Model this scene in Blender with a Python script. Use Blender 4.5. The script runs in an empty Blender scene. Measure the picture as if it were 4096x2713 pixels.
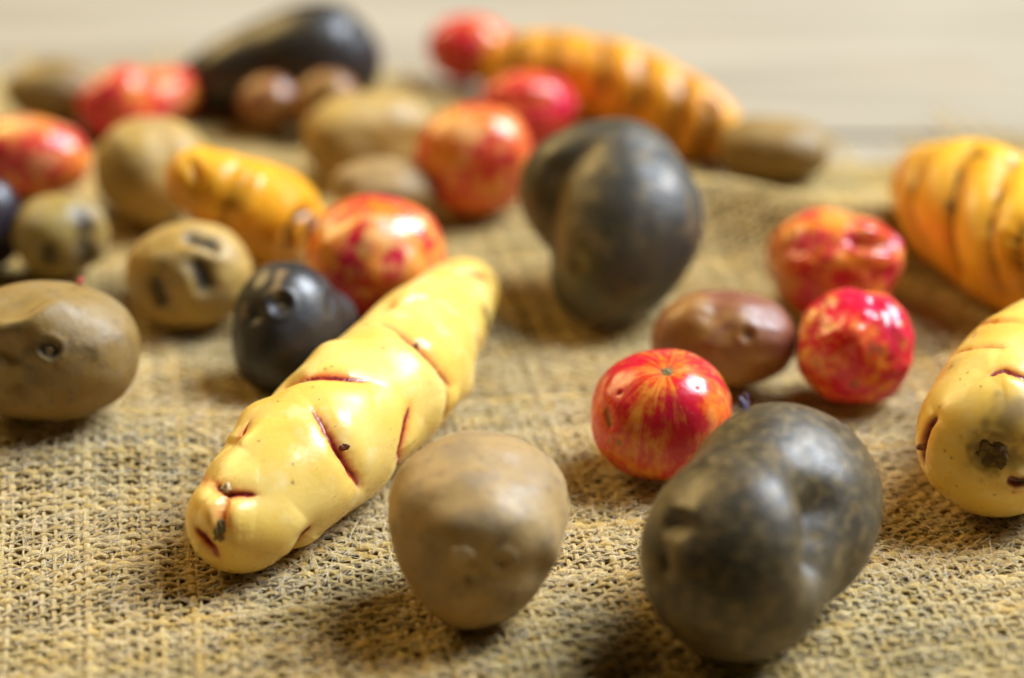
import bpy, bmesh, math, random
import numpy as np
from mathutils import Vector

random.seed(7)
RNG = np.random.default_rng(11)
S = bpy.context.scene
COL = S.collection

# ------------------------------------------------------------------ camera
PITCH = math.radians(24.0)
CAM_H = 0.174
LENS, SENSOR = 50.0, 23.6
W0, H0 = 4096.0, 2713.0
FPX = W0 * LENS / SENSOR
FOCUS = 0.347
cam_d = bpy.data.cameras.new('camera')
cam_d.lens = LENS; cam_d.sensor_width = SENSOR
cam_d.clip_start = 0.01; cam_d.clip_end = 50
cam_d.dof.use_dof = True
cam_d.dof.focus_distance = FOCUS
cam_d.dof.aperture_fstop = 4.2
cam_d.dof.aperture_blades = 7
cam = bpy.data.objects.new('camera', cam_d); COL.objects.link(cam)
cam.location = (0, 0, CAM_H); cam.rotation_euler = (math.pi / 2 - PITCH, 0, 0)
S.camera = cam

# ------------------------------------------------------------------ light: a cool window at the right, a warm one behind left
w = bpy.data.worlds.new('World'); S.world = w; w.use_nodes = True
bg = w.node_tree.nodes['Background']
bg.inputs[0].default_value = (1.0, 0.68, 0.10, 1); bg.inputs[1].default_value = 0.03
TARGET = Vector((0, 0.42, 0.01))
def area(name, direction, dist, sx, sy, power, color):
    l = bpy.data.lights.new(name, 'AREA'); l.shape = 'RECTANGLE'; l.size = sx; l.size_y = sy
    l.energy = power; l.color = color
    o = bpy.data.objects.new(name, l); COL.objects.link(o)
    d = Vector(direction).normalized()
    o.location = TARGET + d * dist
    o.rotation_euler = (-d).to_track_quat('-Z', 'Y').to_euler()
    return o
area('window_light', (0.60, 0.22, 0.77), 1.9, 1.05, 1.1, 112, (0.82, 0.90, 1.0))
area('warm_window_light', (-0.62, 0.52, 0.62), 2.2, 1.15, 1.0, 40, (1.0, 0.69, 0.26))
S.view_settings.view_transform = 'Standard'; S.view_settings.look = 'None'
S.view_settings.exposure = 0.0; S.view_settings.gamma = 1.0
S.cycles.use_denoising = True
S.cycles.max_bounces = 8

# ------------------------------------------------------------------ helpers
CP, SP = math.cos(PITCH), math.sin(PITCH)
def ray(px, py):
    a = (px - W0 / 2) / FPX; b = -(py - H0 / 2) / FPX
    # camera axes in world: right (1,0,0), up (0,SP,CP), forward (0,CP,-SP)
    return np.array([a, b * SP + CP, b * CP - SP])
def project(P):
    P = np.atleast_2d(P)
    dy, dz = P[:, 1], P[:, 2] - CAM_H
    Z = dy * CP - dz * SP
    u = P[:, 0] / Z; v = (dy * SP + dz * CP) / Z
    return W0 / 2 + u * FPX, H0 / 2 - v * FPX, Z
def at(px, py, z=0.0):
    d = ray(px, py); t = (z - CAM_H) / d[2]
    return np.array([d[0] * t, d[1] * t, z])

_perm = RNG.random((64, 64, 64)).astype(np.float32)
def vnoise(P, seed=0):
    P = np.asarray(P, dtype=np.float64) + seed * 17.37
    i = np.floor(P).astype(int); f = P - i; f = f * f * (3 - 2 * f); i &= 63; j = (i + 1) & 63
    g = lambda a, b, c: _perm[a, b, c]
    x0, y0, z0 = i.T; x1, y1, z1 = j.T; fx, fy, fz = f.T
    c00 = g(x0, y0, z0) * (1 - fx) + g(x1, y0, z0) * fx; c10 = g(x0, y1, z0) * (1 - fx) + g(x1, y1, z0) * fx
    c01 = g(x0, y0, z1) * (1 - fx) + g(x1, y0, z1) * fx; c11 = g(x0, y1, z1) * (1 - fx) + g(x1, y1, z1) * fx
    return ((c00 * (1 - fy) + c10 * fy) * (1 - fz) + (c01 * (1 - fy) + c11 * fy) * fz) * 2 - 1
def fbm(P, seed=0, octv=2):
    r = 0; a = 1; k = 1
    for o in range(octv): r = r + a * vnoise(np.asarray(P) * k, seed + o * 3); a *= .5; k *= 2
    return r

def seg_gauss(x, y, a, b, wd):
    a = np.array(a[:2]); b = np.array(b[:2]); d = b - a; L2 = d @ d
    t = np.clip(((x - a[0]) * d[0] + (y - a[1]) * d[1]) / L2, 0, 1)
    dx = x - a[0] - t * d[0]; dy = y - a[1] - t * d[1]
    return np.exp(-(dx * dx + dy * dy) / (wd * wd))
R1, R2, R3 = at(2600, 715, .011), at(2980, 765, .011), at(3460, 885, .011)
R4, R5 = at(3450, 900), at(3950, 1420)
LH1, LH2 = at(-300, 1800), at(560, 1800)
RH1, RH2 = at(3560, 2360), at(4300, 2240)
def H(x, y):
    """height of the cloth's middle surface (m)"""
    x = np.asarray(x, float); y = np.asarray(y, float)
    P = np.stack([x.ravel() * 22, y.ravel() * 22, np.zeros(x.size)], 1)
    h = 0.0012 + 0.0012 * vnoise(P, 5).reshape(x.shape)
    P2 = P * 2.6
    h = h + 0.0004 * vnoise(P2, 9).reshape(x.shape)
    h = h + 0.0105 * np.maximum(seg_gauss(x, y, R1, R2, 0.0115), seg_gauss(x, y, R2, R3, 0.0115))
    h = h + 0.004 * seg_gauss(x, y, R4, R5, 0.014)
    h = h + 0.0035 * seg_gauss(x, y, LH1, LH2, 0.022)
    return np.maximum(h, 0)
def H1(x, y): return float(H(np.array([x]), np.array([y]))[0])
REST = 0.0009    # yarn tops above the middle surface, less what a tuber sinks in

def link(name, me, mat=None, parent=None, loc=None):
    o = bpy.data.objects.new(name, me); COL.objects.link(o)
    if mat: me.materials.append(mat)
    if parent is not None: o.parent = parent
    if loc is not None: o.location = loc
    return o
def mesh_np(name, V, F, attrs=None, vec=None):
    me = bpy.data.meshes.new(name)
    n = F.shape[1]
    me.vertices.add(len(V)); me.vertices.foreach_set('co', V.astype(np.float32).ravel())
    me.loops.add(F.size); me.loops.foreach_set('vertex_index', F.astype(np.int32).ravel())
    me.polygons.add(len(F)); me.polygons.foreach_set('loop_start', np.arange(0, F.size, n, dtype=np.int32))
    me.update(calc_edges=True)
    me.polygons.foreach_set('use_smooth', np.ones(len(F), bool))
    for k, v in (attrs or {}).items():
        a = me.attributes.new(k, 'FLOAT', 'POINT'); a.data.foreach_set('value', v.astype(np.float32))
    for k, v in (vec or {}).items():
        a = me.attributes.new(k, 'FLOAT_VECTOR', 'POINT'); a.data.foreach_set('vector', v.astype(np.float32).ravel())
    me.validate()
    return me

_ico = {}
def ico(level):
    if level not in _ico:
        bm = bmesh.new(); bmesh.ops.create_icosphere(bm, subdivisions=level, radius=1)
        me = bpy.data.meshes.new('tmp'); bm.to_mesh(me); bm.free()
        V = np.empty(len(me.vertices) * 3, np.float32); me.vertices.foreach_get('co', V)
        F = np.empty(len(me.loops), np.int32); me.loops.foreach_get('vertex_index', F)
        bpy.data.meshes.remove(me)
        V = V.reshape(-1, 3).astype(float); V /= np.linalg.norm(V, axis=1)[:, None]
        _ico[level] = (V, F.reshape(-1, 3))
    return _ico[level]
def normals(V, F):
    n = np.cross(V[F[:, 1]] - V[F[:, 0]], V[F[:, 2]] - V[F[:, 0]])
    N = np.zeros_like(V)
    for k in range(3):
        for c in range(3): N[:, c] += np.bincount(F[:, k], n[:, c], len(V))
    return N / (np.linalg.norm(N, axis=1)[:, None] + 1e-20)

# ------------------------------------------------------------------ node helper
class NT:
    def __init__(s, name):
        s.m = bpy.data.materials.new(name); s.m.use_nodes = True
        s.t = s.m.node_tree; s.n = s.t.nodes; s.b = s.n['Principled BSDF']
    def node(s, kind, **kw):
        n = s.n.new(kind)
        for k, v in kw.items(): setattr(n, k, v)
        return n
    def set(s, sock, v):
        if hasattr(v, 'is_output') : s.t.links.new(v, sock)
        else: sock.default_value = v
    def attr(s, name, out='Fac'):
        return s.node('ShaderNodeAttribute', attribute_name=name).outputs[out]
    def coord(s, off=True):
        tc = s.node('ShaderNodeTexCoord'); oi = s.node('ShaderNodeObjectInfo')
        if not off: return tc.outputs['Object']
        v = s.node('ShaderNodeVectorMath', operation='MULTIPLY_ADD')
        cx = s.node('ShaderNodeCombineXYZ'); 
        for k in range(3): s.t.links.new(oi.outputs['Random'], cx.inputs[k])
        s.t.links.new(cx.outputs[0], v.inputs[0]); v.inputs[1].default_value = (3.1, 1.7, 2.3)
        s.t.links.new(tc.outputs['Object'], v.inputs[2])
        return v.outputs[0]
    def noise(s, vec, scale, detail=3, rough=.55, dist=0):
        n = s.node('ShaderNodeTexNoise'); s.t.links.new(vec, n.inputs['Vector'])
        n.inputs['Scale'].default_value = scale; n.inputs['Detail'].default_value = detail
        n.inputs['Roughness'].default_value = rough; n.inputs['Distortion'].default_value = dist
        return n.outputs['Fac']
    def ramp(s, f, lo, hi, a=0., b=1.):
        n = s.node('ShaderNodeMapRange', interpolation_type='SMOOTHSTEP'); s.t.links.new(f, n.inputs[0])
        n.inputs[1].default_value = lo; n.inputs[2].default_value = hi; n.inputs[3].default_value = a; n.inputs[4].default_value = b
        return n.outputs[0]
    def math(s, op, a, b=0.0):
        n = s.node('ShaderNodeMath', operation=op); s.set(n.inputs[0], a); s.set(n.inputs[1], b); return n.outputs[0]
    def mix(s, f, a, b, mode='MIX'):
        n = s.node('ShaderNodeMix', data_type='RGBA', blend_type=mode)
        s.set(n.inputs[0], f)
        for sock, v in ((n.inputs[6], a), (n.inputs[7], b)):
            if isinstance(v, tuple): v = (*v, 1) if len(v) == 3 else v
            s.set(sock, v)
        return n.outputs[2]
    def bump(s, h, strength, dist):
        n = s.node('ShaderNodeBump'); n.inputs['Strength'].default_value = strength; n.inputs['Distance'].default_value = dist
        s.t.links.new(h, n.inputs['Height']); s.t.links.new(n.outputs[0], s.b.inputs['Normal']); return n
    def done(s, color, rough, spec=.5, sss=0, sssr=(1, .4, .15), sscale=.003, coat=0):
        s.set(s.b.inputs['Base Color'], color); s.set(s.b.inputs['Roughness'], rough)
        s.b.inputs['Specular IOR Level'].default_value = spec
        if sss:
            s.b.inputs['Subsurface Weight'].default_value = sss; s.b.inputs['Subsurface Radius'].default_value = sssr
            s.b.inputs['Subsurface Scale'].default_value = sscale
        if coat: s.b.inputs['Coat Weight'].default_value = coat; s.b.inputs['Coat Roughness'].default_value = .12
        return s.m

def mat_oca(name, c1, c2, c3, crease, halo, rough):
    t = NT(name); v = t.coord()
    col = t.mix(t.ramp(t.noise(v, 70, 3), .35, .65), c1, c2)
    col = t.mix(t.ramp(t.noise(v, 160, 3), .55, .75, 0, .6), col, c3)
    sp = t.math('MULTIPLY', t.ramp(t.noise(v, 900, 2), .69, .75), t.ramp(t.noise(v, 130, 2), .48, .62))
    col = t.mix(t.math('MULTIPLY', sp, .75), col, (.16, .07, .015))
    col = t.mix(t.attr('halo'), col, halo)
    col = t.mix(t.attr('stain'), col, (.19, .10, .02))
    nz = t.ramp(t.noise(v, 500, 3), .2, .6, .55, 1.)
    col = t.mix(t.math('MULTIPLY', t.ramp(t.attr('crease'), .25, .8), nz), col, crease)
    col = t.mix(t.attr('spot'), col, (.035, .022, .01))
    h = t.math('ADD', t.noise(v, 420, 4), t.math('MULTIPLY', t.noise(v, 1500, 2), .25))
    t.bump(h, .07, .0005)
    rg = t.math('ADD', t.ramp(t.noise(v, 300, 3), .3, .7, rough - .06, rough + .1), t.math('MULTIPLY', t.attr('stain'), .3))
    return t.done(col, rg, .38, .4, (1, .55, .2), .004)
M_YELLOW = mat_oca('yellow_oca_skin', (.74, .48, .085), (.78, .56, .15), (.80, .65, .30), (.20, .006, .010), (.68, .11, .03), .29)
M_ORANGE = mat_oca('orange_oca_skin', (.73, .305, .009), (.78, .39, .022), (.78, .46, .07), (.05, .025, .006), (.50, .17, .01), .34)

M_AMBER = mat_oca('amber_oca_skin', (.76, .37, .018), (.80, .46, .04), (.82, .55, .13), (.05, .025, .006), (.50, .17, .01), .34)

def mat_ulluco(name, streak, red_lo, red_hi):
    t = NT(name); v = t.coord()
    base = t.mix(t.ramp(t.noise(v, 90, 3), .35, .65), (.74, .20, .018), (.77, .30, .05))
    base = t.mix(t.ramp(t.noise(v, 60, 2), .5, .7), base, (.74, .12, .03))
    sv = t.attr('streak', 'Vector') if streak else v
    n1 = t.noise(sv, 1.5 if streak else 105, 4, .65, 1.2 if streak else .6)
    n2 = t.noise(v, 130 if streak else 280, 5, .72)
    k = t.math('ADD', t.math('MULTIPLY', n1, .5), t.math('MULTIPLY', n2, .5))
    base = t.mix(t.ramp(t.noise(v, 75, 3, .6), .54, .68, 0, .75), base, (.80, .46, .17))
    red = t.mix(t.ramp(t.noise(v, 130, 3), .4, .6), (.58, .014, .012) if streak else (.60, .012, .028), (.56, .010, .03) if streak else (.58, .012, .055))
    col = t.mix(t.ramp(k, red_lo, red_hi), base, red)
    col = t.mix(t.math('MULTIPLY', t.attr('crease'), .8), col, (.16, .03, .01))
    col = t.mix(t.attr('stain'), col, (.26, .17, .07))
    col = t.mix(t.attr('spot'), col, (.09, .045, .03))
    sp = t.ramp(t.noise(v, 700, 2), .70, .76, 0, .6)
    col = t.mix(sp, col, (.45, .2, .07))
    t.bump(t.noise(v, 350, 4), .18, .0006)
    return t.done(col, t.ramp(t.noise(v, 260, 3), .3, .7, .17, .30), .5, .18, (1, .25, .12), .0025)
M_ULL_S = mat_ulluco('striped_ulluco_skin', True, .40, .57)
M_ULL = mat_ulluco('blotched_ulluco_skin', False, .46, .56)
M_ULL_R = mat_ulluco('red_ulluco_skin', False, .42, .53)

def mat_potato(name, c1, c2, c3, rough, fleck=(.10, .05, .03), sheen=.5, pit=(.02, .012, .008), nl=(60, 150), purple=None):
    t = NT(name); v = t.coord()
    col = t.mix(t.ramp(t.noise(v, nl[0], 4, .6), .36, .62), c1, c2)
    col = t.mix(t.ramp(t.noise(v, nl[1], 5, .7), .46, .64, 0, .8), col, c3)
    if purple: col = t.mix(t.ramp(t.noise(v, 42, 2), .5, .62, 0, .85), col, purple)
    col = t.mix(t.ramp(t.noise(v, 420, 5, .7), .50, .72, 0, .6), col, fleck)
    col = t.mix(t.attr('stain'), col, c3)
    col = t.mix(t.math('MULTIPLY', t.attr('crease'), .6), col, pit)
    col = t.mix(t.attr('spot'), col, pit)
    h = t.math('ADD', t.noise(v, 260, 4, .6), t.math('MULTIPLY', t.noise(v, 1100, 3), .35))
    t.bump(h, .30, .0007)
    return t.done(col, t.ramp(t.noise(v, 200, 3), .3, .7, rough - .06, rough + .12), sheen, .06, (1, .5, .25), .002)
M_BROWN = mat_potato('brown_potato_skin', (.31, .19, .065), (.38, .25, .10), (.26, .185, .10), .50, (.14, .085, .045), .38)
M_UMBER = mat_potato('umber_potato_skin', (.22, .13, .028), (.28, .175, .05), (.24, .165, .07), .50, (.09, .055, .03), .4)
M_TAN = mat_potato('golden_potato_skin', (.42, .25, .052), (.47, .30, .078), (.36, .25, .10), .50, (.17, .10, .05), .4)
M_OLIVE = mat_potato('olive_potato_skin', (.29, .19, .032), (.35, .25, .07), (.31, .24, .13), .48, (.15, .09, .04), .4)
M_GREY = mat_potato('grey_potato_skin', (.036, .026, .012), (.075, .053, .022), (.17, .115, .042), .42, (.018, .016, .015), .5, (.02, .012, .008), (38, 460))
M_SLATE = mat_potato('slate_potato_skin', (.066, .054, .029), (.046, .042, .033), (.15, .105, .042), .43, (.03, .028, .03), .5)
M_BLACK = mat_potato('black_potato_skin', (.020, .019, .020), (.028, .025, .024), (.045, .034, .02), .34, (.012, .011, .013), .55, (.30, .19, .08))
M_PURPLE = mat_potato('dark_purple_potato_skin', (.016, .013, .024), (.022, .016, .026), (.03, .02, .02), .30, (.01, .009, .012), .5)
M_ROSE = mat_potato('rosy_brown_potato_skin', (.30, .13, .03), (.33, .18, .035), (.25, .095, .045), .40, (.16, .06, .04), .5, (.05, .03, .015), (50, 120), (.21, .07, .042))
def mat_plain(name, c1, c2, rough, sc=700):
    t = NT(name); v = t.coord()
    n = t.noise(v, sc, 4, .65)
    t.bump(n, .8, .0005)
    return t.done(t.mix(t.ramp(n, .3, .7), c1, c2), rough, .35)
M_SCAR = mat_plain('corky_scar', (.27, .19, .07), (.11, .075, .022), .8)
M_SCAR_D = mat_plain('dark_corky_scar', (.085, .046, .009), (.20, .115, .028), .85)
M_BUD = mat_plain('dry_bud_scale', (.32, .14, .06), (.16, .05, .03), .6)
M_EYEBUD = mat_plain('pale_eye_bud', (.58, .41, .20), (.44, .29, .13), .5)
M_SPROUT_P = mat_plain('purple_sprout', (.035, .012, .045), (.07, .025, .07), .4)
M_SPROUT_R = mat_plain('pink_sprout', (.55, .06, .07), (.60, .14, .10), .4)

# ------------------------------------------------------------------ the table
def build_table():
    t = NT('pale_wood'); v = t.coord(False)
    mp = t.node('ShaderNodeMapping'); t.t.links.new(v, mp.inputs[0]); mp.inputs['Scale'].default_value = (1.2, 14, 1)
    mp.inputs['Rotation'].default_value = (0, 0, math.radians(-4))
    n = t.noise(mp.outputs[0], 4, 5, .6, .6); n2 = t.noise(v, 9, 3)
    col = t.mix(t.ramp(n, .3, .7), (.26, .225, .165), (.37, .325, .245))
    col = t.mix(t.ramp(n2, .5, .75, 0, .5), col, (.34, .26, .165))
    t.bump(n, .2, .001)
    m = t.done(col, .55, .4)
    z = -0.0052
    root = bpy.data.objects.new('table_top', None); COL.objects.link(root)
    root.location = (0, .5, z); root['kind'] = 'structure'
    root['label'] = 'pale wooden table top under and behind the burlap'
    y = -0.45; k = 0
    while y < 1.3:
        wd = 0.16
        bm = bmesh.new(); bmesh.ops.create_cube(bm, size=1)
        for vv in bm.verts: vv.co = Vector((vv.co.x * 2.4, y + wd / 2 + vv.co.y * (wd - .0015), -0.014 + vv.co.z * .028))
        bmesh.ops.bevel(bm, geom=bm.edges[:], offset=.0012, segments=2, affect='EDGES')
        me = bpy.data.meshes.new('plank'); bm.to_mesh(me); bm.free()
        o = link('plank', me, m, root); y += wd; k += 1
build_table()

# ------------------------------------------------------------------ the burlap
CA = math.radians(10.0); CU = np.array([math.cos(CA), math.sin(CA)]); CV = np.array([-math.sin(CA), math.cos(CA)])
PU, PV = 0.00175, 0.0017
U0, U1, V0, V1 = -0.145, 0.300, 0.165, 0.610
_E = np.array([at(*p) for p in ((-600, 300), (0, 300), (900, 300), (1640, 315), (2300, 440), (2650, 560), (3050, 630), (3400, 670), (3750, 650), (4096, 560), (4600, 470))])
_EU, _EV = _E[:, :2] @ CU, _E[:, :2] @ CV
def v_edge(u): return float(np.interp(u, _EU, _EV)) + 0.003 * math.sin(u * 71)
def wobble(a, b, seed):   # slow wander of a yarn off its straight line, in m
    P = np.stack([a * 55, b * 55, np.zeros_like(a)], 1)
    return .0008 * vnoise(P, seed) + .00016 * vnoise(P * 4.3, seed + 2)
def tube_rows(P, T, Nn, B, ra, rb, sides):
    n = len(P); ang = np.arange(sides) * 2 * math.pi / sides
    ring = P[:, None, :] + (np.cos(ang)[None, :, None] * Nn[:, None, :]) * ra[:, None, None] + (np.sin(ang)[None, :, None] * B[:, None, :]) * rb[:, None, None]
    V = ring.reshape(-1, 3)
    i = np.arange(n - 1)[:, None] * sides; j = np.arange(sides)[None, :]; k = (j + 1) % sides
    F = np.stack([i + j, i + k, i + sides + k, i + sides + j], -1).reshape(-1, 4)
    return V, F, ang
def build_cloth():
    t = NT('jute_yarn'); 
    uv = t.attr('fib', 'Vector')
    mp = t.node('ShaderNodeMapping'); t.t.links.new(uv, mp.inputs[0]); mp.inputs['Scale'].default_value = (1, 1, 1)
    n = t.noise(mp.outputs[0], 3.2, 4, .7); n2 = t.noise(t.coord(False), 170, 3)
    col = t.mix(t.ramp(n, .3, .72), (.42, .24, .038), (.97, .74, .29))
    col = t.mix(t.ramp(n2, .38, .64), col, (.76, .49, .11), 'MIX')
    oi = t.node('ShaderNodeObjectInfo')
    col = t.mix(t.math('MULTIPLY', oi.outputs['Random'], .4), col, (.92, .76, .42))
    col = t.mix(t.ramp(n, .34, .52, .6, 0), col, (.17, .10, .03))
    t.bump(n, 1.0, .0005)
    m = t.done(col, .62, .35)
    root = bpy.data.objects.new('burlap_cloth', None); COL.objects.link(root)
    root.location = (0, .4, 0)
    root['label'] = 'coarse tan burlap cloth spread rumpled under all the tubers'; root['category'] = 'cloth'
    ox = np.array([0, .4, 0])
    AMP = .00038
    def make(name, s, fixed, alongU, seed, sides, rbase, thick):
        # s: parameter samples along the yarn, fixed: its cross coordinate
        f = np.full_like(s, fixed)
        pa = s
        if alongU: u, vv = s, f + wobble(s, f, 31)
        else: u, vv = f + wobble(f, s, 47), s
        xy = u[:, None] * CU + vv[:, None] * CV
        keep = np.abs(xy[:, 0]) < .032 + .262 * xy[:, 1]
        keep &= xy[:, 1] > .215
        if keep.sum() < 12: return
        k0, k1 = np.where(keep)[0][[0, -1]]; sl_ = slice(k0, k1 + 1)
        s, f, u, vv, xy = s[sl_], f[sl_], u[sl_], vv[sl_], xy[sl_]
        # phase: over/under
        if alongU:
            j = round(fixed / PV); ph = np.cos(math.pi * (s / PU + j)) * -1
        else:
            i = round(fixed / PU); ph = np.cos(math.pi * (s / PV + i))
        z = H(xy[:, 0], xy[:, 1])
        sharp = np.sign(ph) * np.abs(ph) ** .6
        P = np.column_stack([xy, z + AMP * sharp * (.95 if not alongU else .6)])
        T = np.gradient(P, axis=0); T /= np.linalg.norm(T, axis=1)[:, None]
        Nn = np.cross(T, np.array([0, 0, 1.])); Nn /= np.linalg.norm(Nn, axis=1)[:, None]
        B = np.cross(Nn, T)
        nz = vnoise(np.stack([s * 260, np.full_like(s, seed * 3.7), np.zeros_like(s)], 1), 3)
        nz2 = vnoise(np.stack([s * 60, np.full_like(s, seed * 5.1), np.zeros_like(s)], 1), 4)
        k = rbase * thick * (1 + .34 * nz + .32 * nz2)
        V, F, ang = tube_rows(P, T, Nn, B, k * (1.10 if alongU else 1.25), k * (.80 if alongU else .65), sides)
        ctr = np.repeat(P, sides, axis=0)
        tw0 = np.repeat(s / .0034 * 2.2, sides) + np.tile(ang, len(s))
        ly = vnoise(np.column_stack([np.repeat(s / .0018, sides) + seed * 3.3, np.cos(tw0) * 1.1, np.sin(tw0) * 1.1]), 13)
        ply = np.cos(2 * tw0)
        V = ctr + (V - ctr) * (1 + .34 * ly + .14 * ply)[:, None]
        fib = np.stack([np.repeat(s / .0042, sides), np.tile(np.cos(ang), len(s)) * 1.2, np.tile(np.sin(ang), len(s)) * 1.2], 1)
        tw = np.repeat(s / .0042 * 2.2, sides) + np.tile(ang, len(s))     # twist of the yarn
        fib = np.stack([np.repeat(s / .009, sides) + seed * 7.3, np.cos(tw) * 1.6, np.sin(tw) * 1.6], 1)
        me = mesh_np(name, V - ox, F, None, {'fib': fib})
        return link(name, me, m, root)
    def samples(a, b, pitch, wy):
        out = []; s = a
        while s < b:
            out.append(s); far = wy(s)
            s += pitch / (4 if far < .38 else 3 if far < .42 else 2)
        return np.array(out)
    i0, i1 = int(U0 / PU), int(U1 / PU); 
    for i in range(i0, i1 + 1):
        u = i * PU + RNG.normal(0, .00018)
        ve = v_edge(u) - .008 + abs(RNG.normal(0, .016))
        s = samples(V0, ve, PV, lambda q: u * CU[1] + q * CV[1])
        th = float(np.clip(RNG.normal(1, .34), .45, 1.7))
        o = make('warp_yarn', s, u, False, i, 6, .00029, th)
    j0, j1 = int(V0 / PV), int(V1 / PV)
    for j in range(j0, j1 + 1):
        v = j * PV + RNG.normal(0, .00013)
        us = np.arange(U0, U1, .001)
        ok = us[np.array([v < v_edge(q) for q in us])]
        if len(ok) < 12: continue
        th = float(np.clip(RNG.normal(1, .22), .65, 1.5))
        pull = abs(RNG.normal(0, .010))     # frayed hem: some yarns end short
        for run in np.split(ok, np.where(np.diff(ok) > .0015)[0] + 1):      # a hollow in the edge cuts the yarn
            run = run[np.array([v < v_edge(q) + .004 - pull for q in run])]
            if len(run) < 12: continue
            s = samples(run.min() - abs(RNG.normal(0, .003)), run.max() + abs(RNG.normal(0, .004)), PU, lambda q: q * CU[1] + v * CV[1])
            make('weft_yarn', s, v, True, j + 500, 6 if v < .38 else 5, .00051, th)
    # dark sheet added under the yarns to give the weave gaps their shade
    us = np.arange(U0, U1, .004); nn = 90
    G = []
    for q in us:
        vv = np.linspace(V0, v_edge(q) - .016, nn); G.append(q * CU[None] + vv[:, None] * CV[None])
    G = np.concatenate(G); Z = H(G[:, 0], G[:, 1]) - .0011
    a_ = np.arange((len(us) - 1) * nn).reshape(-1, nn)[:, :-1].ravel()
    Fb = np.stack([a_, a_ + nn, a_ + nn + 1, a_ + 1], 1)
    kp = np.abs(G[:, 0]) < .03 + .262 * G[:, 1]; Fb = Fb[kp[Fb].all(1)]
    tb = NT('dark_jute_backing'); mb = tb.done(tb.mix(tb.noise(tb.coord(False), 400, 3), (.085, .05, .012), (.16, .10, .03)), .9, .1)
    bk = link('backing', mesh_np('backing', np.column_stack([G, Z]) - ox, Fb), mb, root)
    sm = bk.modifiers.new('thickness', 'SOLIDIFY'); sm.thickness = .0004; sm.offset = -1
    # loose fibres
    n = 22000
    yy = np.clip(RNG.normal(.33, .045, n), .25, .47)
    xy = np.column_stack([RNG.uniform(-1, 1, n) * (.015 + .25 * yy), yy])
    Vs, Fs = [], []; base = 0; K = 4
    z = H(xy[:, 0], xy[:, 1])
    for q in range(n):
        a = RNG.uniform(0, 2 * math.pi) if RNG.random() < .5 else CA + RNG.choice([0, math.pi / 2]) + RNG.normal(0, .35)
        L = RNG.uniform(.0012, .0045); up = RNG.uniform(.0, .95) ** 2
        d = np.array([math.cos(a), math.sin(a), up]); bend = RNG.normal(0, 1.2, 3); bend[2] = -abs(bend[2]) * .6 - up * .3
        tt = np.linspace(0, 1, K)[:, None]
        P = np.array([xy[q, 0], xy[q, 1], z[q] + RNG.uniform(.0006, .0013)]) + L * (tt * d + .5 * tt * tt * bend)
        hh = z[q] + .0007
        P[:, 2] = np.maximum(P[:, 2], hh)
        T = np.gradient(P, axis=0); T /= np.linalg.norm(T, axis=1)[:, None] + 1e-12
        Nn = np.cross(T, [0, .3, 1.]); Nn /= np.linalg.norm(Nn, axis=1)[:, None] + 1e-12
        B = np.cross(Nn, T); r = np.full(K, RNG.uniform(.000022, .000042)); r[-1] *= .4
        V, F, _ = tube_rows(P, T, Nn, B, r, r, 3)
        Vs.append(V); Fs.append(F + base); base += len(V)
    V = np.concatenate(Vs) - ox; F = np.concatenate(Fs)
    tf = NT('jute_fibre'); mf = tf.done(tf.mix(tf.noise(tf.coord(False), 300, 2), (.70, .55, .30), (.92, .82, .62)), .5, .4)
    o = link('jute_fuzz', mesh_np('jute_fuzz', V, F), mf, root); o['kind'] = 'stuff'
build_cloth()

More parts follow.
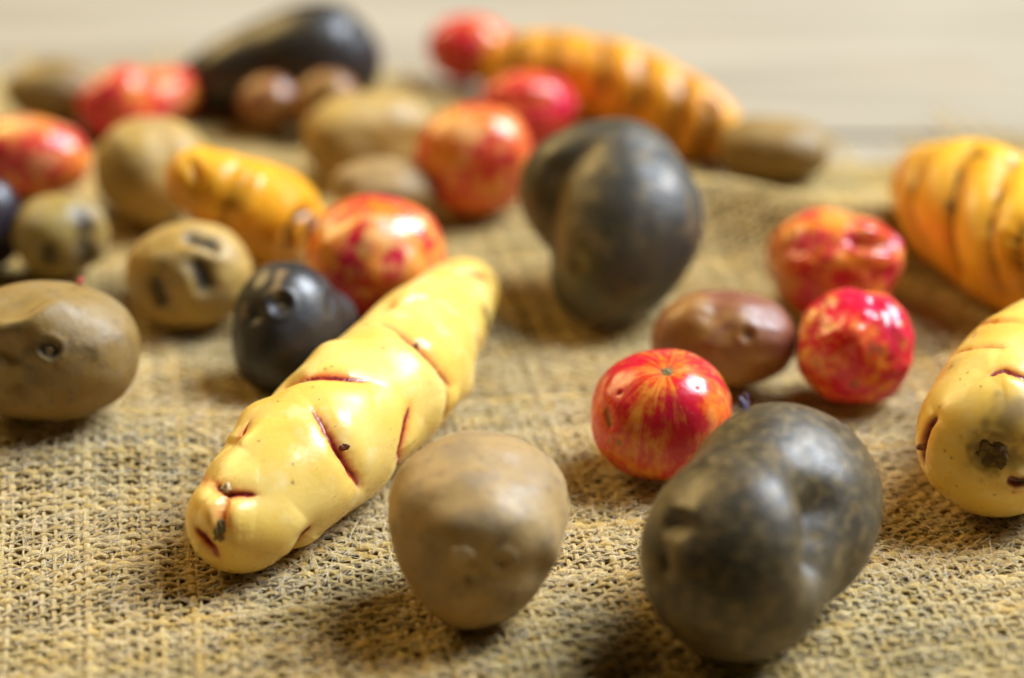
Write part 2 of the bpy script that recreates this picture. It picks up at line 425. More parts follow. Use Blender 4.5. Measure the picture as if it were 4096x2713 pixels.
# ------------------------------------------------------------------ tubers
class Tuber:
    def __init__(s, name, label, cat, group, mat, level=6):
        s.name, s.label, s.cat, s.group, s.mat, s.level = name, label, cat, group, mat, level
        s.parts = []
    # ---- base shapes
    def chain(s, pts, rz=1.0, capn=2.0, lift=0.0, endr=(1.0, 1.0), seed=1, lump=(.05, 1.5)):
        """pts: (px, py, r_px) of spheres that rest on the cloth along the axis"""
        V0, F = ico(s.level); s.F = F
        C, R = [], []
        for px, py, rp, *up in pts:
            z = .012; lift = up[0] * 1e-3 if up else 0.0
            for _ in range(12):
                c = at(px, py, z); Z = project(c)[2][0]; r = rp * Z / FPX
                z = H1(c[0], c[1]) + REST + r * rz + lift
            C.append(c); R.append(r)
        C = np.array(C); R = np.array(R)
        # dense catmull-rom
        Cx = np.vstack([2 * C[0] - C[1], C, 2 * C[-1] - C[-2]]); Rx = np.concatenate([[R[0]], R, [R[-1]]])
        dn, dr = [], []
        for k in range(len(C) - 1):
            tt = np.linspace(0, 1, 40, endpoint=(k == len(C) - 2))
            for arr, out in ((Cx, dn), (Rx[:, None], dr)):
                p0, p1, p2, p3 = arr[k:k + 4]
                t_ = tt[:, None]
                out.append(.5 * ((2 * p1) + (-p0 + p2) * t_ + (2 * p0 - 5 * p1 + 4 * p2 - p3) * t_ ** 2 + (-p0 + 3 * p1 - 3 * p2 + p3) * t_ ** 3))
        D = np.vstack(dn); DR = np.vstack(dr)[:, 0]
        sl = np.concatenate([[0], np.cumsum(np.linalg.norm(np.diff(D, axis=0), axis=1))]); L = sl[-1]
        a0, a1 = (sl - DR).min(), (sl + DR).max()
        th = np.linspace(0, math.pi, 1500); ag = (a0 + a1) / 2 - (a1 - a0) / 2 * np.cos(th)
        rho2 = (DR[None, :] ** 2 - (ag[:, None] - sl[None, :]) ** 2).max(1)      # union of the spheres, straightened
        rho = np.sqrt(np.maximum(rho2, 0))
        ker = np.hanning(161); ker /= ker.sum()
        ext = np.concatenate([-rho[80:0:-1], rho, -rho[-2:-82:-1]]); rho = np.maximum(np.convolve(ext, ker, 'valid'), 0)
        x = V0[:, 0]; tv = np.arccos(np.clip(-x, -1, 1))
        q = np.interp(tv, th, ag); qc = np.clip(q, 0, L)
        rad = np.interp(tv, th, rho)
        T = np.gradient(D, axis=0); T /= np.linalg.norm(T, axis=1)[:, None]
        ctr = np.column_stack([np.interp(qc, sl, D[:, k]) for k in range(3)])
        Ti = np.column_stack([np.interp(qc, sl, T[:, k]) for k in range(3)]); Ti /= np.linalg.norm(Ti, axis=1)[:, None]
        ctr = ctr + Ti * (q - qc)[:, None]
        N = np.cross([0, 0, 1.], Ti); N /= np.linalg.norm(N, axis=1)[:, None]; B = np.cross(Ti, N)
        yz = V0[:, 1:]; yz = yz / (np.linalg.norm(yz, axis=1)[:, None] + 1e-9)
        s.q = q / L; s.ang = np.arctan2(yz[:, 1], yz[:, 0])
        rl = DR.mean()
        P = ctr + (N * yz[:, :1] + B * yz[:, 1:] * rz) * rad[:, None]
        nrm = normals(P, F)
        P = P + nrm * (fbm(P / (rl * 2) * lump[1] , seed, 2) * rl * lump[0])[:, None]
        s.finish_base(P, D.mean(axis=0)); s.size = rl
        return s
    def round(s, box, dims=(1, 1, 1), ang=0, n=2.0, seed=1, lump=(.06, 1.2), tilt=0.0, squash_bottom=.12, egg=0.0):
        """box: x0, y0, x1, y1 in the photograph; dims: x, y, z proportions before the fit"""
        V0, F = ico(s.level); s.F = F
        u = V0
        if n != 2.0:
            k = (np.abs(u) ** n).sum(1) ** (-1 / n); u = u * k[:, None]
        u = u * (1 + egg * u[:, :1])
        P0 = u * np.array(dims)
        if tilt:
            c, d = math.cos(tilt), math.sin(tilt); P0 = np.column_stack([P0[:, 0] * c + P0[:, 2] * d, P0[:, 1], -P0[:, 0] * d + P0[:, 2] * c])
        P0 = P0 + V0 * (fbm(V0 * lump[1], seed, 3) * lump[0])[:, None]
        c, d = math.cos(ang), math.sin(ang)
        P0 = np.column_stack([P0[:, 0] * c - P0[:, 1] * d, P0[:, 0] * d + P0[:, 1] * c, P0[:, 2]])
        zmin, zmax = P0[:, 2].min(), P0[:, 2].max()
        x0, y0, x1, y1 = box
        bw, bh = x1 - x0, y1 - y0
        p = at((x0 + x1) / 2, y1 - .28 * bh, 0.0)[:2]; Z = project(np.array([p[0], p[1], .01]))[2][0]
        sh = bw * Z / FPX / np.ptp(P0[:, 0]); sz = sh
        for it in range(40):
            P = P0 * np.array([sh, sh, sz])
            P[:, :2] += p
            base = H1(p[0], p[1]) + REST
            P[:, 2] += base - zmin * sz
            X, Y, ZZ = project(P); zc = ZZ.mean()
            ex = (X.max() + X.min()) / 2 - (x0 + x1) / 2
            p[0] -= ex * zc / FPX
            sh *= (bw / np.ptp(X)) ** .8
            sz *= np.clip((bh / np.ptp(Y)), .85, 1.15) ** .7
            sz = float(np.clip(sz, sh * .62, sh * 1.5))
            ey = Y.max() - y1
            p[1] += ey * zc / FPX / .42 * .5
        s.fit = (np.ptp(X) - bw, np.ptp(Y) - bh, sz / sh)
        s.finish_base(P, np.array([p[0], p[1], P[:, 2].mean()])); s.size = sh * max(dims)
        s.dirs = V0
        return s
    def blob(s, balls, k=2.0, seed=1, lump=(.05, 1.3), rz=1.0):
        """balls: (px, py, r_px[, mm behind the first]); the first rests on the cloth, one smooth skin over all"""
        V0, F = ico(s.level); s.F = F; C, R = [], []
        for b in balls:
            px, py, rp = b[:3]
            if len(b) > 3 and C:
                Z = Z0 + b[3] * 1e-3; c = np.array([0, 0, CAM_H]) + ray(px, py) * Z; r = rp * Z / FPX
            else:
                z = .012
                for _ in range(12):
                    c = at(px, py, z); Z = project(c)[2][0]; r = rp * Z / FPX; z = H1(c[0], c[1]) + REST + r * rz
                if not C: Z0 = Z
            C.append(c); R.append(r)
        C = np.array(C); R = np.array(R); ctr = (C * (R ** 3)[:, None]).sum(0) / (R ** 3).sum(); k *= 1e-3
        def sdf(P):
            e = np.exp(-(np.linalg.norm(P[:, None, :] - C[None], axis=2) - R[None]) / k)
            return -k * np.log(e.sum(1) + 1e-300)
        top = (np.linalg.norm(C - ctr, axis=1) + R).max() * 1.25
        hi = np.full(len(V0), top); lo = np.zeros(len(V0)); found = np.zeros(len(V0), bool)
        for t_ in np.linspace(top, 0, 70):
            m = ~found
            ins = sdf(ctr + V0[m] * t_) < 0
            idx = np.where(m)[0]; lo[idx[ins]] = t_; found[idx[ins]] = True; hi[idx[~ins]] = t_
        for _ in range(16):
            mid = (lo + hi) / 2; ins = sdf(ctr + V0 * mid[:, None]) < 0
            lo = np.where(ins, mid, lo); hi = np.where(ins, hi, mid)
        P = ctr + V0 * lo[:, None]
        rl = R[0]; P = P + V0 * (fbm((P - ctr) / (rl * 2) * lump[1], seed, 3) * rl * lump[0])[:, None]
        for _ in range(4):      # settle on the cloth without changing where it stands in view
            dz = (H(P[:, 0], P[:, 1]) + REST - P[:, 2]).max() - .0003
            d = P.mean(0) - np.array([0, 0, CAM_H]); P = P + d * (dz / d[2])
        ctr = P.mean(0)
        s.finish_base(P, ctr); s.size = rl
        return s
    def finish_base(s, P, c):
        s.V = P; s.N = normals(P, s.F); s.C = c
        z = np.zeros(len(P)); s.disp = z.copy(); s.shift = np.zeros_like(P)
        s.at = {k: z.copy() for k in ('crease', 'halo', 'spot', 'stain')}
        s.PX, s.PY, s.PZ = project(P)
        view = P - np.array([0, 0, CAM_H]); s.front = (view * s.N).sum(1) < 0
    # ---- picking a point on the surface
    def hit(s, px, py):
        d = np.hypot(s.PX - px, s.PY - py) + np.where(s.front, 0, 400)
        return int(np.argmin(d))
    def path(s, pts):
        idx = [s.hit(*p) for p in pts]; Q = s.V[idx]
        if len(Q) == 1: return Q
        out = []
        for k in range(len(Q) - 1): out.append(Q[k] + (Q[k + 1] - Q[k]) * np.linspace(0, 1, 12, endpoint=False)[:, None])
        out.append(Q[-1:]); return np.vstack(out)
    def dist(s, Q, reach):
        lo, hi = Q.min(0) - reach, Q.max(0) + reach
        m = np.where(((s.V > lo) & (s.V < hi)).all(1))[0]
        d2 = np.full(len(m), 1e9); arg = np.zeros(len(m), int)
        for k, q in enumerate(Q):
            e = ((s.V[m] - q) ** 2).sum(1); b = e < d2; d2[b] = e[b]; arg[b] = k
        return m, np.sqrt(d2), arg
    # ---- features; sizes in mm
    def crease(s, pts, w=.5, d=.8, lip=.35, lipw=3.0, col=1.0, halo=.5, hw=1.4, bias=0.0, taper=True, soft=0.0):
        Q = s.path(pts); w, d, lip = w * 1e-3, d * 1e-3, lip * 1e-3
        m, D, a = s.dist(Q, w * 2 + lipw * 2.4e-3)
        D = D + 0.10e-3 * fbm(s.V[m] * 1500, 3, 2)
        D = np.maximum(D, 0)
        g2 = np.exp(-(D / 2.1e-3) ** 2)
        u = a / max(1, len(Q) - 1)
        tp = np.sin(np.pi * np.clip(u * .94 + .03, 0, 1)) ** .6 if taper else np.ones_like(u)
        g = np.exp(-(D / w) ** 2) * tp
        s.disp[m] += -d * g - soft * 1e-3 * g2 * tp + lip * np.exp(-((D - lipw * .55e-3) / (lipw * .6e-3)) ** 2) * tp
        if bias:
            k = np.clip(a, 1, len(Q) - 2); t = Q[k + 1] - Q[k - 1]
            side = np.cross(t, s.N[m]); side = ((s.V[m] - Q[k]) * side).sum(1) / (np.linalg.norm(side, axis=1) + 1e-12)
            s.disp[m] += bias * 1e-3 * np.tanh(side / (w * .8)) * np.exp(-(D / (lipw * 1.2e-3)) ** 2) * tp
        wc = w * (.75 + .6 * tp)
        s.at['crease'][m] = np.maximum(s.at['crease'][m], col * np.exp(-(D / wc) ** 2) * np.clip(tp * 1.8, 0, 1))
        s.at['halo'][m] = np.maximum(s.at['halo'][m], halo * np.exp(-(D / (hw * 1e-3)) ** 2) * tp)
        return s
    def dent(s, pts, r, d, key=None, amt=1.0, keyr=None, sharp=2.0):
        Q = s.path(pts if isinstance(pts, list) else [pts]); r *= 1e-3
        m, D, a = s.dist(Q, r * 2.6)
        g = np.exp(-(D / r) ** sharp)
        s.disp[m] -= d * 1e-3 * g
        if key:
            kr = (keyr * 1e-3) if keyr else r * .8
            Dn = D * (1 + .35 * fbm(s.V[m] * 900, 8, 2))
            s.at[key][m] = np.maximum(s.at[key][m], amt * np.exp(-(Dn / kr) ** 4))
        return s
    def bump(s, pts, r, h): return s.dent(pts, r, -h)
    def ring(s, p, r, h, wd):
        Q = s.path([p]); m, D, a = s.dist(Q, (r + wd * 3) * 1e-3)
        s.disp[m] += h * 1e-3 * np.exp(-((D - r * 1e-3) / (wd * 1e-3)) ** 2)
        return s
    def mark(s, pts, r, key='spot', amt=1.0, rag=.5, soft=4):
        Q = s.path(pts if isinstance(pts, list) else [pts]); r *= 1e-3
        m, D, a = s.dist(Q, r * 2.5)
        D = D * (1 + rag * fbm(s.V[m] * (1.2 / r), 6, 2))
        s.at[key][m] = np.maximum(s.at[key][m], amt * np.exp(-(D / r) ** soft))
        return s
    def bands(s, qs, w=.03, d=.8, tilt=.0, col=.8, halo=.4, phase=0.0, wig=.02):
        """grooves running round a chain tuber at fractions q of its axis"""
        for k, q0 in enumerate(qs):
            wob = wig * fbm(np.column_stack([np.cos(s.ang), np.sin(s.ang), np.full_like(s.ang, q0 * 9)]) * 1.3, k + 2, 2)
            D = (s.q - q0 - tilt * np.cos(s.ang - phase + k * 2.1) - wob) / w
            part = .55 + .45 * np.clip(.5 + .8 * np.cos(s.ang - 1.3 - k * 1.9), 0, 1)
            s.disp += -d * 1e-3 * np.exp(-D ** 2) * part + d * .6e-3 * np.exp(-((D - 2.4) / 1.8) ** 2)
            s.at['crease'] = np.maximum(s.at['crease'], col * part * np.exp(-(D / .75) ** 2))
            s.at['halo'] = np.maximum(s.at['halo'], halo * part * np.exp(-(D / 1.6) ** 2))
        return s
    # ---- child parts
    def nub(s, name, p, mat, size, squash=.5, sink=.2, lift=(0, 0, 0), stretch=None, label=None, rough=.25, hollow=0.0):
        s.parts.append((name, p, mat, size, squash, sink, lift, stretch, label, rough, hollow)); return s
    def leaf(s, name, p, mat, length, width, direc, label=None):
        s.parts.append((name, p, mat, length, width, direc, label)); return s
    def build(s, axis=(0, -.2, 1)):
        V = s.V + s.N * s.disp[:, None]
        # settle on the cloth: nothing may go under the yarns
        o = s.C.copy(); o[2] = V[:, 2].min()
        ax = np.array(axis, float); ax /= np.linalg.norm(ax)
        d = s.V - s.C; d /= np.linalg.norm(d, axis=1)[:, None]
        el = np.arccos(np.clip(d @ ax, -1, 1)); e1 = np.cross(ax, [1, .1, 0]); e1 /= np.linalg.norm(e1); e2 = np.cross(ax, e1)
        az = np.arctan2(d @ e2, d @ e1)
        sd = hash(s.label) % 97 * .37 if False else sum(map(ord, s.label)) % 97 * .37
        st = np.column_stack([np.cos(az) * 1.9 + sd, np.sin(az) * 1.9, el * .55])
        me = mesh_np(s.name, V - o, s.F, s.at, {'streak': st})
        ob = link(s.name, me, s.mat, None, o)
        ob['label'] = s.label; ob['category'] = s.cat; ob['group'] = s.group
        for p in s.parts:
            i = s.hit(*p[1]); c = V[i]; n = s.N[i]
            t = np.cross(n, [0, 0, 1.]); t /= np.linalg.norm(t) + 1e-9; b = np.cross(n, t)
            if len(p) == 11:
                name, _, mat, size, squash, sink, lift, stretch, label, rough, hollow = p
                U, F = ico(4); sz = size * 1e-3; sx = stretch or (1, 1)
                Q = U * (1 + rough * fbm(U * 2.2, int(p[1][0]) % 50, 3))[:, None]
                rr = np.hypot(Q[:, 0], Q[:, 1])
                zz = Q[:, 2] * squash - hollow * np.exp(-(rr / .55) ** 2) * (Q[:, 2] > 0)
                L = (t * Q[:, :1] * sx[0] + b * Q[:, 1:2] * sx[1] + n * (zz - sink)[:, None]) * sz
                me = mesh_np(name, L, F)
            else:
                name, _, mat, length, width, direc, label = p
                dv = t * direc[0] + b * direc[1] + n * direc[2]; dv /= np.linalg.norm(dv)
                e = np.cross(dv, n); e /= np.linalg.norm(e) + 1e-9; g = np.cross(e, dv)
                U, F = ico(4); x = (U[:, 0] + 1) / 2
                prof = np.sqrt(np.clip(x, 0, 1)) * (1 - x) ** .7 * 1.9
                yz = U[:, 1:] / (np.linalg.norm(U[:, 1:], axis=1)[:, None] + 1e-9)
                wob = 1 + .3 * fbm(U * 2, int(p[1][1]) % 40, 2)
                L = dv * (x * length * 1e-3)[:, None] + (e * yz[:, :1] + g * yz[:, 1:] * .55) * (prof * wob * width * .5e-3)[:, None] - n * .15e-3 + g * (x ** 2 * length * .25e-3)[:, None]
                me = mesh_np(name, L, F)
            k = link(name, me, mat, ob, tuple(c - o))
            if label: k['label'] = label
        return ob

G_Y, G_O, G_U, G_B, G_D = 'yellow ocas on the burlap', 'orange ocas on the burlap', 'red and orange ullucos on the burlap', 'brown potatoes on the burlap', 'dark potatoes on the burlap'

# 1 the long yellow oca in focus
t = Tuber('oca', 'long pale yellow oca with red creases, lying diagonally in the sharp left foreground', 'tuber', G_Y, M_YELLOW, 8)
t.chain([(965, 2078, 222), (1110, 1935, 266), (1262, 1795, 290), (1420, 1655, 284), (1572, 1508, 268), (1722, 1325, 212), (1852, 1165, 146)], rz=.96, lump=(.035, 1.2), seed=4)
CK = dict(w=.46, d=.42, lip=.6, lipw=6.0, halo=1.0, hw=1.15, soft=.6)
t.crease([(1249, 1642), (1307, 1727), (1352, 1807), (1405, 1887), (1441, 1954)], bias=.5, **{**CK, 'w': .72, 'd': .8})
t.crease([(1526, 1294), (1637, 1370), (1691, 1423), (1754, 1495), (1803, 1548)], bias=.5, **{**CK, 'w': .70, 'd': .8})
t.crease([(1120, 1545), (1146, 1530), (1236, 1511), (1325, 1505), (1405, 1514), (1477, 1521)], bias=-.2, **{**CK, 'w': .38})
t.crease([(1637, 1624), (1624, 1691), (1611, 1754), (1597, 1807), (1585, 1880)], **{**CK, 'w': .5})
t.crease([(807, 1919), (879, 1950), (914, 1977), (968, 1972), (1030, 1981)], **{**CK, 'd': .6, 'halo': .85})
t.crease([(776, 2111), (816, 2146), (852, 2191), (870, 2236)], **{**CK, 'w': .6, 'd': .7, 'halo': .9})
t.crease([(910, 1990), (894, 2060), (890, 2130)], w=.9, d=1.3, lip=.5, lipw=2.6, col=.25, halo=.55, hw=1.6)
t.crease([(995, 1690), (959, 1736), (924, 1768)], **{**CK, 'w': .32, 'd': .5})
t.crease([(1245, 2106), (1209, 2146), (1182, 2191), (1150, 2225)], **{**CK, 'd': .6, 'halo': .5})
t.crease([(1500, 1262), (1593, 1218), (1682, 1191), (1720, 1188)], w=.9, d=1.2, lip=.6, lipw=4, col=.35, halo=.3, hw=.9)
t.crease([(1800, 1085), (1843, 1093), (1905, 1111), (1968, 1129)], w=.8, d=1.0, lip=.4, lipw=3, col=.6, halo=.5, hw=1.6)
t.crease([(1785, 1560), (1780, 1628), (1770, 1680)], **{**CK, 'w': .5, 'halo': .3})
t.mark([(1938, 1240), (1942, 1310)], 1.0, 'spot', 1.0, .4)
t.crease([(1925, 1220), (1940, 1300), (1932, 1400)], w=.7, d=.8, lip=.3, lipw=3, col=.9, halo=.3)
t.dent([(1190, 1755), (1330, 1905)], 3.2, .35)
t.dent((1125, 1545), 3.0, 2.5).dent((1530, 1225), 3.0, 2.4).dent((1935, 1430), 2.8, 1.6).dent((1620, 1870), 2.4, 1.3).dent((915, 1775), 2.4, 1.2).dent((1180, 2200), 2.2, .9).bump((1000, 1660), 3.6, 1.2).bump((1310, 1400), 3.6, 1.2).bump((1880, 1560), 3.4, 1.1).bump((1500, 1990), 4, .6).bump((1640, 1150), 3, .5).bump((1905, 1095), 3, .7).dent((1765, 1090), 2.2, .9)
t.bump((1385, 1690), 4, .45); t.bump((1660, 1560), 4, .35); t.bump((1130, 1850), 5, .3); t.bump((1700, 1370), 3.5, .4)
for p, r in (((1170, 1862), .22), ((1168, 1935), .32), ((1468, 1960), .25), ((1300, 1485), .28), ((1325, 1480), .2), ((1290, 1460), .22), ((1390, 1415), .16), ((1530, 1400), .3), ((1500, 1480), .25), ((1565, 1760), .16), ((1572, 1830), .2), ((1330, 1985), .15), ((1450, 1560), .12), ((1382, 1588), .12), ((1340, 1710), .12), ((1555, 1720), .12), ((1600, 1540), .15), ((1040, 1770), .2), ((1320, 2060), .15), ((1700, 1540), .2), ((1250, 1560), .18), ((1216, 1528), .25)):
    t.mark([p], r, 'stain', .85, .6, 2)
t.leaf('bud_scale', (1366, 1790), M_BUD, 1.9, 1.3, (-.6, .2, .55)).leaf('bud_scale', (1668, 1402), M_BUD, 1.9, 1.2, (-.6, -.6, .4))
t.nub('stem_scar', (882, 2128), M_SCAR, 1.3, .4, .12, stretch=(.75, 1.2), rough=.5)
t.nub('bud', (908, 1950), M_EYEBUD, .9, .7, .15, rough=.3)
t.nub('bud', (1590, 1850), M_BUD, .7, .6, .1, rough=.4)
t.build()

# 2 the yellow oca at the right edge
t = Tuber('oca', 'yellow oca cut by the right edge, its corky round end scar facing the camera', 'tuber', G_Y, M_YELLOW, 7)
t.chain([(3990, 1755, 318), (4112, 1600, 338), (4220, 1475, 305), (4330, 1360, 220)], rz=1.0, lump=(.03, 1.2), seed=8)
t.crease([(3800, 1445), (3828, 1425), (3882, 1402), (3966, 1391), (4000, 1395)], w=.4, d=.7, lip=.45, lipw=4, halo=.6, hw=1.0, col=.9, bias=.3)
t.crease([(3960, 1506), (3990, 1493), (4019, 1490), (4096, 1513), (4170, 1560)], w=.45, d=.5, lip=.4, lipw=4, halo=.6, hw=1.1)
t.crease([(3748, 1670), (3721, 1712), (3706, 1774), (3700, 1860)], w=.6, d=1.1, lip=.5, lipw=3.4, halo=.5)
t.crease([(3790, 1370), (3912, 1307), (3989, 1291), (4096, 1291)], w=.5, d=.7, lip=.4, lipw=4, halo=.45, col=.6)
t.crease([(4030, 1918), (4065, 1934), (4120, 1928)], w=.7, d=.8, lip=.4, lipw=3, halo=.5)
t.mark([(4060, 1932), (4100, 1932)], .8, 'spot', .8)
t.mark([(4040, 1670), (4080, 1650)], 3.0, 'stain', .85, .7, 2); t.mark([(3985, 1765), (4020, 1740)], 1.6, 'stain', .75, .7, 2); t.mark([(4000, 1850), (4050, 1840)], 1.8, 'stain', .8, .7, 2)
t.mark([(3905, 1340)], .01)
for p, r in (((3799, 1444), .35), ((3830, 1425), .3), ((4010, 1392), .5), ((3872, 1497), .3), ((3812, 1475), .5), ((3756, 1630), .3), ((3780, 1800), .25), ((3805, 1835), .2), ((3830, 1945), .25), ((4050, 1965), .2), ((3700, 1640), .2), ((3920, 1550), .15), ((3980, 1980), .2)):
    t.mark([p], r, 'stain', .8, .6, 2)
t.dent((3947, 1812), 3.2, 1.0, 'stain', .9, 3.2).ring((3947, 1812), 3.2, .25, .9)
t.dent([(4040, 1830), (4090, 1850)], 3.5, 1.2)
t.nub('stem_scar', (3947, 1812), M_SCAR_D, 2.7, .3, -.02, stretch=(1.1, 1), rough=.3, hollow=.28)
t.leaf('bud_scale', (3698, 1775), M_BUD, 2.2, 1.6, (.5, .5, .5))
t.build()

# 3 brown potato, front
t = Tuber('potato', 'brown potato seen end on in the front, two pale ringed eyes facing the camera', 'potato', G_B, M_BROWN, 7)
t.blob([(1912, 2118, 325), (1780, 1985, 195, 4), (2072, 1985, 195, 4), (1925, 1950, 215, 6), (1897, 2300, 195, -1), (1945, 2215, 170, -5)], k=2.0, seed=12, lump=(.06, 1.6))
t.dent([(1870, 2270), (2010, 2290)], 4.6, 1.2).bump([(1850, 2110), (1990, 2080), (2090, 2120), (2120, 2190)], 3.4, .9).dent([(1830, 1830), (2080, 1860)], 6, 1.0)
t.bump([(2170, 2110), (2210, 2230)], 3, .6).dent([(2130, 2130), (2150, 2290)], 2.6, .5)
t.bump((1852, 2226), 1.5, .8).ring((2015, 2253), 1.7, .35, .8).dent((2015, 2253), 1.0, .25, 'stain', .6)
t.dent((1876, 2246), .9, .6).dent((1869, 2335), 1.0, .4, 'spot', .5, .7)
t.mark([(1720, 2190)], .6, 'spot', .35, .5, 2); t.mark([(2110, 2045)], .6, 'spot', .35, .5, 2)
t.mark([(1575, 2110)], .6, 'spot', .7, .5, 2)
t.nub('eye_bud', (1850, 2218), M_EYEBUD, 1.1, .24, .08, stretch=(1.3, .8), rough=.4, hollow=.1)
t.build()

# 4 large grey potato, front right
t = Tuber('potato', 'large mottled grey potato with a deep side fold, nearest the camera at the front right', 'potato', G_D, M_GREY, 7)
t.blob([(2942, 2190, 366), (2958, 2345, 270, -1), (3200, 1985, 318), (3075, 1955, 303, 12), (3215, 2140, 225, 10)], k=2.8, seed=21, lump=(.045, 1.2))
t.dent([(3280, 2035), (3300, 2130), (3290, 2240)], 4.0, 4.6).bump([(3070, 1980), (3120, 2090), (3130, 2230)], 6.5, 1.3).bump([(3420, 1960), (3440, 2090)], 5, .6)
t.dent([(2690, 2095), (2722, 2105)], 1.7, 1.3, 'spot', .6, .9).bump([(2700, 2040), (2770, 2060)], 1.8, .6)
t.dent([(2640, 2230), (2655, 2270)], 1.5, 1.2, 'spot', .8, .9).bump([(2715, 2170), (2720, 2290)], 2.0, .9)
t.mark([(2715, 2170), (2715, 2270)], 2.0, 'stain', .7, .5, 2); t.bump((2720, 2480), 2.5, .5); t.mark([(2720, 2480)], 2, 'stain', .5, .5, 2)
t.mark([(3416, 1745)], .35); t.mark([(3475, 1752)], .35)
t.leaf('sprout', (2985, 1640), M_SPROUT_P, 3.0, 1.3, (.7, .1, .7)).leaf('sprout', (2972, 1648), M_SPROUT_P, 3.6, 1.1, (.9, .0, .35)).leaf('sprout', (2990, 1640), M_SPROUT_P, 2.6, 1.1, (.4, .6, .8))
t.build()

# 5 ulluco, front, striped
t = Tuber('ulluco', 'glossy red striped ulluco with pale stem scar on top, behind the large grey potato', 'tuber', G_U, M_ULL_S, 7)
t.round((2362, 1396, 2930, 1925), (1, 1, .95), n=2.25, seed=31, lump=(.035, 1.1))
t.dent((2665, 1480), 2.2, .55); t.mark([(2665, 1481)], 1.1, 'stain', .9)
t.dent([(2425, 1650), (2440, 1700)], .8, .5, 'stain', .7, .7).dent([(2475, 1770)], .8, .3, 'stain', .7, .7)
t.dent([(2790, 1555)], .3, .2).dent((2478, 1572), .4, .3, 'spot', .8)
t.bump([(2430, 1560), (2460, 1500)], 2.2, .2)
t.nub('stem_scar', (2665, 1480), M_SCAR, .95, .45, .1, rough=.5)
s_ax = t.V[t.hit(2665, 1480)] - t.C
t.build(s_ax)

# 6 ulluco, right, lower of the pair
t = Tuber('ulluco', 'red blotched ulluco with a shiny grey scuff, right of the rosy brown potato', 'tuber', G_U, M_ULL_R, 6)
t.round((3187, 1152, 3658, 1618), (1, .95, 1.05), n=2.2, seed=36, lump=(.085, 1.5))
t.mark([(3530, 1250), (3550, 1290)], 1.1, 'spot', .6); t.dent([(3500, 1210), (3560, 1300)], 1.8, .6)
t.mark([(3490, 1390), (3520, 1400)], .9, 'stain', .5); t.dent((3420, 1536), .7, .3, 'stain', .7, .7).dent((3265, 1458), .7, .2, 'stain', .5)
t.dent([(3270, 1220), (3380, 1240)], 2, .4)
t.nub('stem_scar', (3420, 1538), M_SCAR, .6, .4, .15, rough=.4)
t.build()

# 7 ulluco, right, upper, with mouth crease
t = Tuber('ulluco', 'orange and red ulluco with a mouth-like crease, rearmost of the three at the right', 'tuber', G_U, M_ULL, 6)
t.round((3066, 828, 3612, 1285), (1, .95, 1), n=2.15, seed=39, lump=(.085, 1.5))
t.crease([(3400, 960), (3450, 968), (3510, 972), (3575, 975)], w=1.4, d=2.8, lip=1.3, lipw=5, col=.6, halo=0)
t.dent([(3350, 985), (3390, 1000)], 2, .6); t.dent((3208, 1012), .6, .3, 'stain', .8, .7)
t.dent([(3090, 1150), (3130, 1000)], 2.4, .7)
t.build()

# 8 rosy potato
t = Tuber('potato', 'small rosy brown potato with one dark eye, between the striped ulluco and two others', 'potato', G_B, M_ROSE, 6)
t.round((2602, 1158, 3188, 1560), (1.25, .85, .85), ang=-.12, n=2.3, seed=44, lump=(.06, 1.3))
t.dent((2993, 1338), 1.3, .7, 'spot', .8, .8).dent([(2870, 1170), (2860, 1260)], 3, .7).ring((2990, 1340), 1.8, .2, .8)
t.nub('eye_bud', (2993, 1340), M_SCAR, .5, .5, .2)
t.build()

# 9 slate two-lobed potato in the middle
t = Tuber('potato', 'large two-lobed slate grey potato standing in the middle behind the yellow oca', 'potato', G_D, M_SLATE, 6)
t.blob([(2545, 892, 264), (2402, 1122, 162, -5), (2470, 1010, 208, -3), (2462, 742, 240, 7), (2302, 772, 208, 9)], k=3.0, seed=52, lump=(.05, 1.2))
t.crease([(2420, 560), (2320, 615), (2240, 700), (2205, 800), (2195, 930), (2200, 1010)], w=3.2, d=2.2, lip=.7, lipw=11, col=.0, halo=0)
t.mark([(2350, 640), (2290, 760), (2260, 900)], 4.0, 'stain', .6, .5, 2); t.mark([(2300, 1040), (2310, 1080)], 1.6, 'stain', .8, .5, 2)
t.dent([(2310, 1060)], 2.2, 1.0)
t.build()

# 10 orange oca, right
t = Tuber('oca', 'thick orange oca with dark ring creases, cut by the right edge', 'tuber', G_O, M_AMBER, 6)
t.chain([(3755, 760, 195), (3880, 835, 260), (4030, 935, 268), (4180, 1040, 262), (4320, 1140, 220)], rz=1.0, lump=(.04, 1.2), seed=61)
OK_ = dict(w=.6, d=1.2, lip=1.0, lipw=7.5, halo=.5, hw=2.0, soft=.5)
t.crease([(3690, 640), (3664, 732), (3652, 864), (3680, 950), (3727, 1010)], **OK_)
t.crease([(3900, 595), (3840, 700), (3812, 840), (3822, 990), (3855, 1095)], **OK_, taper=False)
t.crease([(4060, 660), (3995, 780), (3968, 910), (3982, 1045), (4015, 1165)], **OK_, taper=False)
t.crease([(4100, 900), (4085, 980), (4090, 1080), (4110, 1190)], **OK_)
t.mark([(3890, 640), (3945, 655)], 1.0, 'spot', .8); t.mark([(3664, 732), (3655, 780)], 1.1, 'spot', .7); t.mark([(3805, 825), (3820, 850)], .9, 'stain', .9)
t.build()

